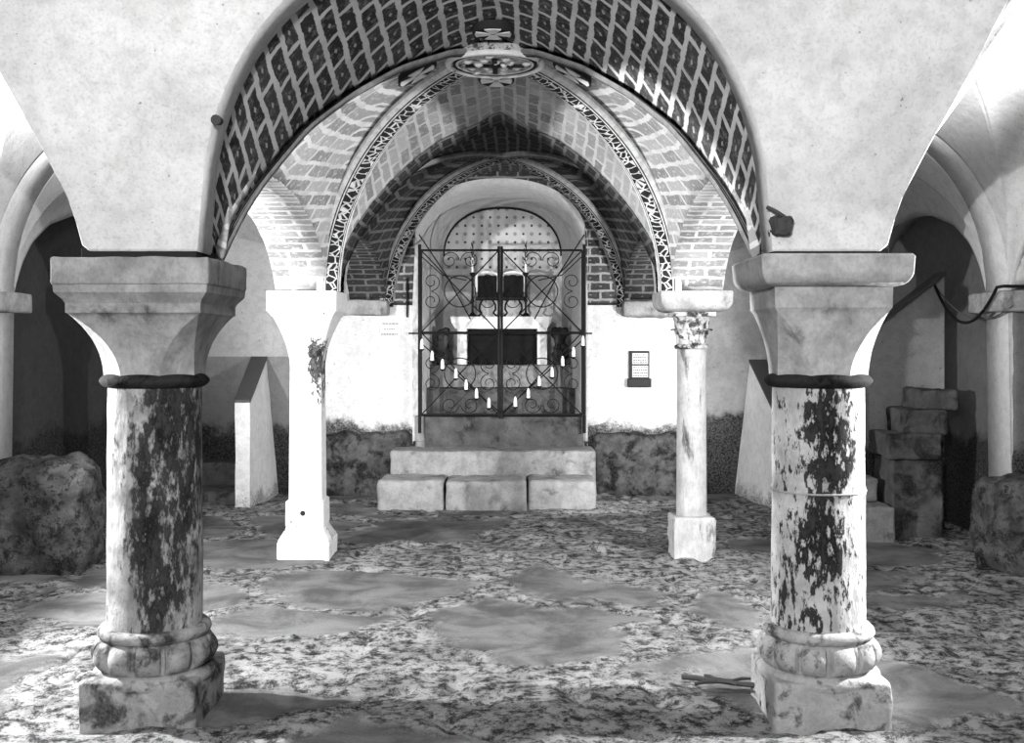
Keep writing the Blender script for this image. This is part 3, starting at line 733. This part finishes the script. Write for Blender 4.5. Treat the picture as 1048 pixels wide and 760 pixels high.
# reliquary
zt = 1.725; yr = 11.62; k = yr/F; X = lambda px: (px-HX)*k
t = empty('reliquary', (X(512), yr, zt), 'dark two-part casket with white rounded frames standing on the altar', 'reliquary')
for (a, b) in ((489, 509), (515, 536)):
    xa, xb = X(a), X(b); mb = MB(); mb.box(xa, xb, yr-.08, yr+.1, 1.93, 2.16, r=.012); p = mb.build('casket', M['black'], t)
    mb = MB(); pts = [(xa-.012, yr-.08, 1.99), (xa-.012, yr-.08, 2.12)]+[(xa-.012+(xb-xa+.024)*(1-math.cos(PI*q/10))/2, yr-.08, 2.15+.05*math.sin(PI*q/10)) for q in range(11)]+[(xb+.012, yr-.08, 2.12), (xb+.012, yr-.08, 1.99)]
    mb.tube(pts, .014, 8); mb.build('arched_frame', M['marble'], p)
    mb = MB(); mb.box(xa-.02, xb+.02, yr-.09, yr+.11, 1.905, 1.94, r=.006); mb.build('shelf', M['iron'], p)
    for q in (.25, .75):
        xm = xa+(xb-xa)*q; sg = 1 if q > .5 else -1; mb = MB()
        mb.tube([(xm, yr, 1.91), (xm+sg*.03, yr, 1.86), (xm+sg*.035, yr, 1.81), (xm+sg*.01, yr, 1.77), (xm+sg*.045, yr, zt+.012), (xm+sg*.075, yr, zt+.015)], .011, 8); mb.build('scrolled_foot', M['iron'], p)
for px, lab in ((484, 'tall dark candlestick with a leafy top left of the casket on the altar'), (538, 'tall dark candlestick with a leafy top right of the casket on the altar')):
    cx = X(px); y = yr-.1
    t = empty('candlestick', (cx, y, zt), lab, 'candlestick', 'candlesticks on the altar')
    mb = MB(); mb.lathe(cx, y, [(.05, zt), (.052, zt+.01), (.03, zt+.03), (.012, zt+.05), (.012, zt+.15), (.022, zt+.17), (.012, zt+.19), (.011, zt+.42), (.03, zt+.45), (.032, zt+.465), (.012, zt+.47)], 20); mb.build('stem', M['iron'], t)
    mb = MB(); mb.lathe(cx, y, [(.012, zt+.465), (.012, zt+.62), (.004, zt+.625)], 12); mb.build('candle', M['wax'], t)
    mb = MB()
    for q in range(14):
        a = q*2.4; h = zt+.55+.018*q; r_ = .05-.0028*q
        mb.tube([(cx, y, h-.04), (cx+r_*.6*math.cos(a), y+r_*.6*math.sin(a), h), (cx+r_*math.cos(a), y+r_*math.sin(a), h+.02)], [.004, .007, .002], 5)
    mb.build('leaf_spray', M['rust'], t)

# ------------------------------------------------------------------ iron gate
yg = 10.52; k = yg/F
GX = lambda px: (px-HX)*k
GZ = lambda py: EYE-(py-HY)*k
gate = empty('iron_gate', (GX(512), yg, GZ(443)), 'black wrought iron double gate with scrolls closing the niche', 'gate')
def bar(nm, par, pts, r, mat='iron'):
    m = MB(); m.tube([(GX(a), yg+dy, GZ(b)) for a, b, dy in pts], r, 8); return m.build(nm, M[mat], par)
def spiral(cx, cy, r0, a0, turns, sgn):
    return [(cx+r0*(1-.72*i/22)*math.cos(a0+sgn*turns*2*PI*i/22), cy+r0*(1-.72*i/22)*math.sin(a0+sgn*turns*2*PI*i/22), 0) for i in range(23)]
for px, lb in ((429.5, 0), (598, 0)): bar('post', gate, [(px, 250, 0), (px, 443, 0)], .016)
bar('pivot_rail', gate, [(418, 341, .02), (606, 341, .02)], .008)
for xa, xb in ((431, 510.5), (513.5, 596)):
    m = MB()
    P = lambda a, b: (GX(a), yg, GZ(b))
    m.tube([P(xa, 256), P(xb, 256)], .011); m.tube([P(xa, 424.5), P(xb, 424.5)], .012); m.tube([P(xa, 340), P(xb, 340)], .009)
    inner = xb if xa < 500 else xa; outer = xa if xa < 500 else xb
    m.tube([P(inner, 252), P(inner, 428)], .013); m.tube([P(outer, 256), P(outer, 424.5)], .010)
    leaf = m.build('gate_leaf', M['iron'], gate)
    for (ya_, yb_) in ((256, 340), (340, 424.5)):
        xm = (xa+xb)/2; ym = (ya_+yb_)/2; d = .008
        bar('diagonal_bar', leaf, [(xa, ya_, d), (xb, yb_, d)], .0062); bar('diagonal_bar', leaf, [(xb, ya_, -d), (xa, yb_, -d)], .0062)
        m = MB(); m.tube([(GX(xm+16*math.cos(2*PI*q/36)), yg, GZ(ym+16*math.sin(2*PI*q/36))) for q in range(36)], .0055, 8, True); m.build('ring', M['iron'], leaf)
        top = ya_ == 256
        ye = ya_+10.5 if top else yb_-10.5; sg = 1 if top else -1
        for s_ in (-1, 1):
            bar('scroll', leaf, spiral(xm+s_*10.2, ye, 9.6, PI if s_ > 0 else 0, 1.35, sg*s_), .0042)
            if not top or True:
                y2 = ym+s_*9.8
                bar('scroll', leaf, spiral(xa+10.5, y2, 9.4, -s_*PI/2, 1.35, s_), .0042)
                bar('scroll', leaf, spiral(xb-10.5, y2, 9.4, -s_*PI/2, 1.35, -s_), .0042)
# thin corner bars sloping back into the niche and their upper tips
for px, s_ in ((431, 1), (596, -1)):
    bar('corner_bar', gate, [(px-2*s_, 240, .0), (px+26*s_, 283, .25), (px+48*s_, 325, .5)], .006)
    bar('corner_bar', gate, [(px, 262, .02), (px+20*s_, 280, .2), (px+44*s_, 284, .45)], .005)
# pricket arms of the candle row
arm_l = [(430, 350, -.03), (512, 422, -.03)]; arm_r = [(598, 346, -.03), (514, 422, -.03)]
bar('candle_bar', gate, arm_l, .006); bar('candle_bar', gate, arm_r, .006)
zoom = lambda a, b: (430+a/3.8, 230+b/3.8)
ordl = ['topmost', 'second from the top', 'third from the top', 'fourth from the top', 'third from the bottom', 'second from the bottom', 'lowest']
cl = [(8, 465), (48, 510), (88, 542), (140, 578), (180, 622), (220, 655), (268, 692)]; cr_ = [(632, 452), (595, 495), (553, 530), (512, 573), (462, 608), (420, 655), (370, 688)]
for side, L_ in (('left', cl), ('right', cr_)):
    for q, (a, b) in enumerate(L_):
        px, py = zoom(a, b); x = GX(px); z = GZ(py+5); y = yg-.045
        t = empty('candle', (x, y, z), 'white candle on the %s gate leaf, %s of its row' % (side, ordl[q]), 'candle', 'white candles set along the gate')
        mb = MB(); mb.lathe(x, y, [(.017, z), (.016, z+.06), (.012, z+.085), (.004, z+.1)], 14); mb.build('wax', M['wax'], t)
        mb = MB(); mb.lathe(x, y, [(.004, z-.02), (.01, z-.012), (.026, z-.004), (.028, z+.004), (.018, z+.004)], 16); mb.build('drip_pan', M['iron'], t)

# iron rod and notices on the back wall
mb = MB(); x = (417-HX)*Y3/F; mb.tube([(x, Y3-.02, 2.08), (x, Y3-.03, 1.9), (x, Y3-.025, 1.70)], .009, 8)
mb.build('iron_rod', M['iron'], None, 'thin black iron rod hanging on the wall just left of the gate', 'rod')
k = Y3/F; W = lambda px, py: ((px-HX)*k, EYE-(py-HY)*k)
xa, z1 = W(643.5, 359); xb, z0 = W(664, 387)
t = empty('notice_board', ((xa+xb)/2, Y3-.02, z0-.09), 'small dark framed notice with two pale cards, on the white wall right of the gate', 'notice')
mb = MB(); mb.box(xa, xb, Y3-.035, Y3+.004, z0, z1, r=.004); mb.build('frame', M['sign_dark'], t)
zm = (z0+z1)/2
for a, b, n_ in ((z0+.012, zm-.008, 4), (zm+.006, z1-.02, 4)):
    mb = MB(); mb.box(xa+.03, xb-.012, Y3-.041, Y3-.03, a, b, r=.001); c = mb.build('card', M['sign'], t)
    for q in range(n_):
        z = a+(b-a)*(q+.6)/(n_+.3); random.seed(q+int(a*100)); mb = MB(); x = xa+.038
        while x < xb-.03:
            l = random.uniform(.008, .022); mb.box(x, min(x+l, xb-.018), Y3-.0425, Y3-.040, z-.004, z+.004, r=.0005); x += l+.006
        mb.build('printed_line', M['sign_dark'], c)
mb = MB(); mb.box(xa-.015, xb+.015, Y3-.09, Y3+.004, z0-.085, z0+.002, r=.012); mb.build('box', M['sign_dark'], t)
mb = MB(); mb.box(xb+.01, xb+.085, Y3-.008, Y3+.004, z0+.01, z1-.005, r=.002); mb.build('shadow_strip', M['sign_pale'], t)  # pale strip painting the notice's cast shadow on the wall
xa, z1 = W(389, 329); xb, z0 = W(410, 345)
t = empty('painted_notice', ((xa+xb)/2, Y3-.005, z0), 'small faded grey notice with illegible lines, on the wall left of the gate', 'notice')
mb = MB(); mb.box(xa, xb, Y3-.012, Y3+.004, z0, z1, r=.002); mb.build('board', M['sign_pale'], t)
for q, (hh, ins) in enumerate(((.009, .0), (.006, .03), (.007, .012))):
    z = z0+.02+q*.052; mb = MB(); x = xa+.012+ins; random.seed(q+3)
    while x < xb-.02-ins:
        l = random.uniform(.012, .03); mb.box(x, min(x+l, xb-.01), Y3-.0135, Y3-.011, z, z+hh*2, r=.0005); x += l+.006
    mb.build('lettering_line', M['sign_ink'], t)

# ------------------------------------------------------------------ aisle parapets, stairs, rocks
def parapet(pf, pb, zf, zb_, lab, ll=0, lr=0):
    """pf / pb: (x0, x1) at the front and back end"""
    y0, y1 = 9.62, Y3-.0
    t = empty('parapet_wall', ((pf[0]+pf[1])/2, 10.1, 0), lab, 'parapet')
    N = 14; mb = MB(); vs = []; fs = []
    for i in range(N+1):
        q = i/N; y = y0+(y1-y0)*q; a = pf[0]+(pb[0]-pf[0])*q**1.3; b = pf[1]+(pb[1]-pf[1])*q**1.3; z = zf+(zb_-zf)*q
        for m_ in range(9): vs.append((a-ll*q*(1-m_/8)+.006*noise.noise(Vector((y*4, m_, 1))), y, -.05+(z+.05)*m_/8))
        for m_ in range(9): vs.append((b+lr*q*(m_/8)+.008*noise.noise(Vector((y*4, m_, 5))), y, z-(z+.05)*m_/8))
    k = 18
    for i in range(N):
        for j in range(k): fs.append([i*k+j, i*k+(j+1) % k, (i+1)*k+(j+1) % k, (i+1)*k+j])
    fs.append(list(range(k))); fs.append([N*k+j for j in range(k)]); mb.add(vs, fs); mb.build('wall_body', M['parapet'], t)
    vs = []
    for y, p, z in ((y0-.01, pf, zf), (y1, pb, zb_)):
        vs += [(p[0]-.008, y, z-.002), (p[1]+.008, y, z-.002), (p[1]+.008, y, z+.022), (p[0]-.008, y, z+.022)]
    mb = MB(); mb.add(vs, [[0, 1, 2, 3], [7, 6, 5, 4], [0, 4, 5, 1], [1, 5, 6, 2], [2, 6, 7, 3], [3, 7, 4, 0]]); mb.build('coping', M['slate'], t, smooth=0)
parapet((-2.485, -2.355), (-2.58, -2.44), .93, 1.30, 'white sloping stair parapet with dark coping, behind the left columns', 0, .12)
parapet((2.235, 2.36), (2.25, 2.40), .87, 1.27, 'white sloping stair parapet with dark coping, behind the right columns', .15, 0)
MB().box(-3.4, -2.49, 9.75, 10.25, -.05, .13, .05, .03, .015).build('stair_step', M['stair'], None, 'low stone step left of the white parapet in the left aisle, the lower one', 'stone step')
MB().box(-3.4, -2.52, 10.26, Y3, -.05, .33, .05, .03, .015).build('stair_step', M['stair'], None, 'stone step against the back wall in the left aisle, the upper one', 'stone step')
for a in ((-3.62, -2.72, 6.85, 7.33, .70, 'large rough rock at the left edge of the photo, against the side wall'),):
    MB().box(a[0], a[1], a[2], a[3], -.06, a[4], .035, .15, .07, 4).build('boulder', M['rock'], None, a[5], 'rock')
# right hand stair
MB().box(2.36, 2.76, 8.0, 8.5, -.05, .25, .04, .02, .01).build('stair_step', M['step'], None, 'pale lowest stair block beside the right foreground column, on the floor', 'stone step')
MB().box(2.36, 2.72, 8.26, 8.52, .25, .43, .04, .02, .01).build('stair_step', M['step'], None, 'pale second stair block beside the right foreground column', 'stone step')
for (x0, x1, z0, z1, yy, lab) in ((2.78, 3.16, -.05, .60, 8.12, 'broad rough bottom block of the dark stair in the right aisle'), (2.74, 3.14, .59, .775, 8.08, 'dark slab, third from the top of the stair in the right aisle'), (2.88, 3.2, .77, .955, 8.14, 'dark slab, second from the top of the stair in the right aisle'), (3.0, 3.29, .95, 1.10, 8.18, 'topmost pale-edged slab of the stair in the right aisle')):
    MB().box(x0, x1, yy, 8.56, z0, z1, .03, .018, .018, 7).build('stair_slab', M['stair'], None, lab, 'stair slab', 'slabs of the right aisle stair')
mb = MB(); y0, y1 = 8.57, 8.72
x0, x1 = (889-HX)*y0/F, 3.34; za = 1.52; zb_ = 1.98
t = empty('stair_wall', ((x0+x1)/2, 8.64, 0), 'plastered stair wall with slanting top behind the stair slabs in the right aisle', 'wall')
nn = 12
for wv in (y0, y1): mb.grid(lambda a, b: (x0+(x1-x0)*a, wv, -.05+(za+(zb_-za)*a+.05)*b), nn, nn)
for q in (0, 1): mb.grid(lambda a, b: (x0+(x1-x0)*q, y0+(y1-y0)*a, -.05+(za+(zb_-za)*q+.05)*b), 1, nn)
mb.grid(lambda a, b: (x0+(x1-x0)*a, y0+(y1-y0)*b, za+(zb_-za)*a), nn, 1)
mb.build('wall_body', M['stair_plaster'], t)
mb = MB(); vs = []
for x, z in ((x0-.02, za-.012), (x1, zb_-.0)):
    vs += [(x, y0-.03, z), (x, y1+.03, z), (x, y1+.03, z+.03), (x, y0-.03, z+.03)]
mb.add(vs, [[0, 1, 2, 3], [7, 6, 5, 4], [0, 4, 5, 1], [1, 5, 6, 2], [2, 6, 7, 3], [3, 7, 4, 0]]); mb.build('coping', M['slate'], t, smooth=0)
MB().box(2.98, 3.46, 6.75, 7.33, -.06, .60, .03, .17, .07, 4).build('boulder', M['rock'], None, 'rough sloping rock at the right edge of the photo, below the pilaster', 'rock')
# hanging cable
def cat_(a, b, sag, n=24):
    a, b = Vector(a), Vector(b); return [a.lerp(b, i/n)-Vector((0, 0, sag*4*(i/n)*(1-i/n))) for i in range(n+1)]
A = (3.24, 8.5, 1.895); Bp = ((1003-HX)*7.33/F, 7.33, 1.80)
mb = MB(); p = cat_(A, (3.17, 7.24, 1.82), .26); mb.tube(p+[Vector((3.2, 7.2, 1.825)), Vector((3.4, 7.18, 1.82))], .011, 8)
mb.build('cable', M['cable'], None, 'thick black cable drooping from the stair wall to the right impost block', 'cable')
mb = MB(); mb.tube(cat_((3.25, 8.49, 1.88), (3.26, 7.2, 1.70), .16), .0055, 6)
mb.build('wire', M['wire'], None, 'thin grey wire drooping beside the thick black cable in the right aisle', 'wire')
# iron bits on the front arcade
cx = XC+COLX-.2; t = empty('iron_stub', (cx, Y1a-.03, 1.86), 'broken rusty iron stub just above the rounded right abacus', 'iron tie')
mb = MB(); mb.box(cx-.03, cx+.03, Y1a-.045, Y1a+.05, 1.86, 1.925, .02, .012, .02, 20); mb.build('bracket', M['rust'], t)
mb = MB(); mb.tube([(cx-.05, Y1a-.01, 1.965), (cx-.02, Y1a-.035, 1.945), (cx+.02, Y1a-.03, 1.92)], .008, 6); mb.build('bent_rod', M['rust'], t)
x = (223-HX)*Y1a/F; z = EYE+(HY-123)*Y1a/F
mb = MB(); mb.tube([(x, Y1a+.02, z), (x, Y1a-.03, z-.004)], [.016, .02], 10); mb.build('iron_peg', M['rust'], None, 'small dark peg on the left plaster springing beside the brick arch', 'peg')

# dark stick lying on the rock floor
mb = MB()
for a, b, r in (((.70, 4.66, .03), (1.02, 4.50, .035), .012), ((.74, 4.58, .025), (.98, 4.60, .04), .008), ((.80, 4.68, .03), (.90, 4.50, .045), .007)):
    a, b = Vector(a), Vector(b); mb.tube([a.lerp(b, q/6)+Vector((0, .006*noise.noise(Vector((q, r*99, 0))), .004*(q % 2))) for q in range(7)], [r, r, r*.9, r, r*.8, r*.9, r*.6], 7)
mb.build('broken_branch', M['rust'], None, 'small dark branch lying on the floor left of the right foreground column base', 'branch')
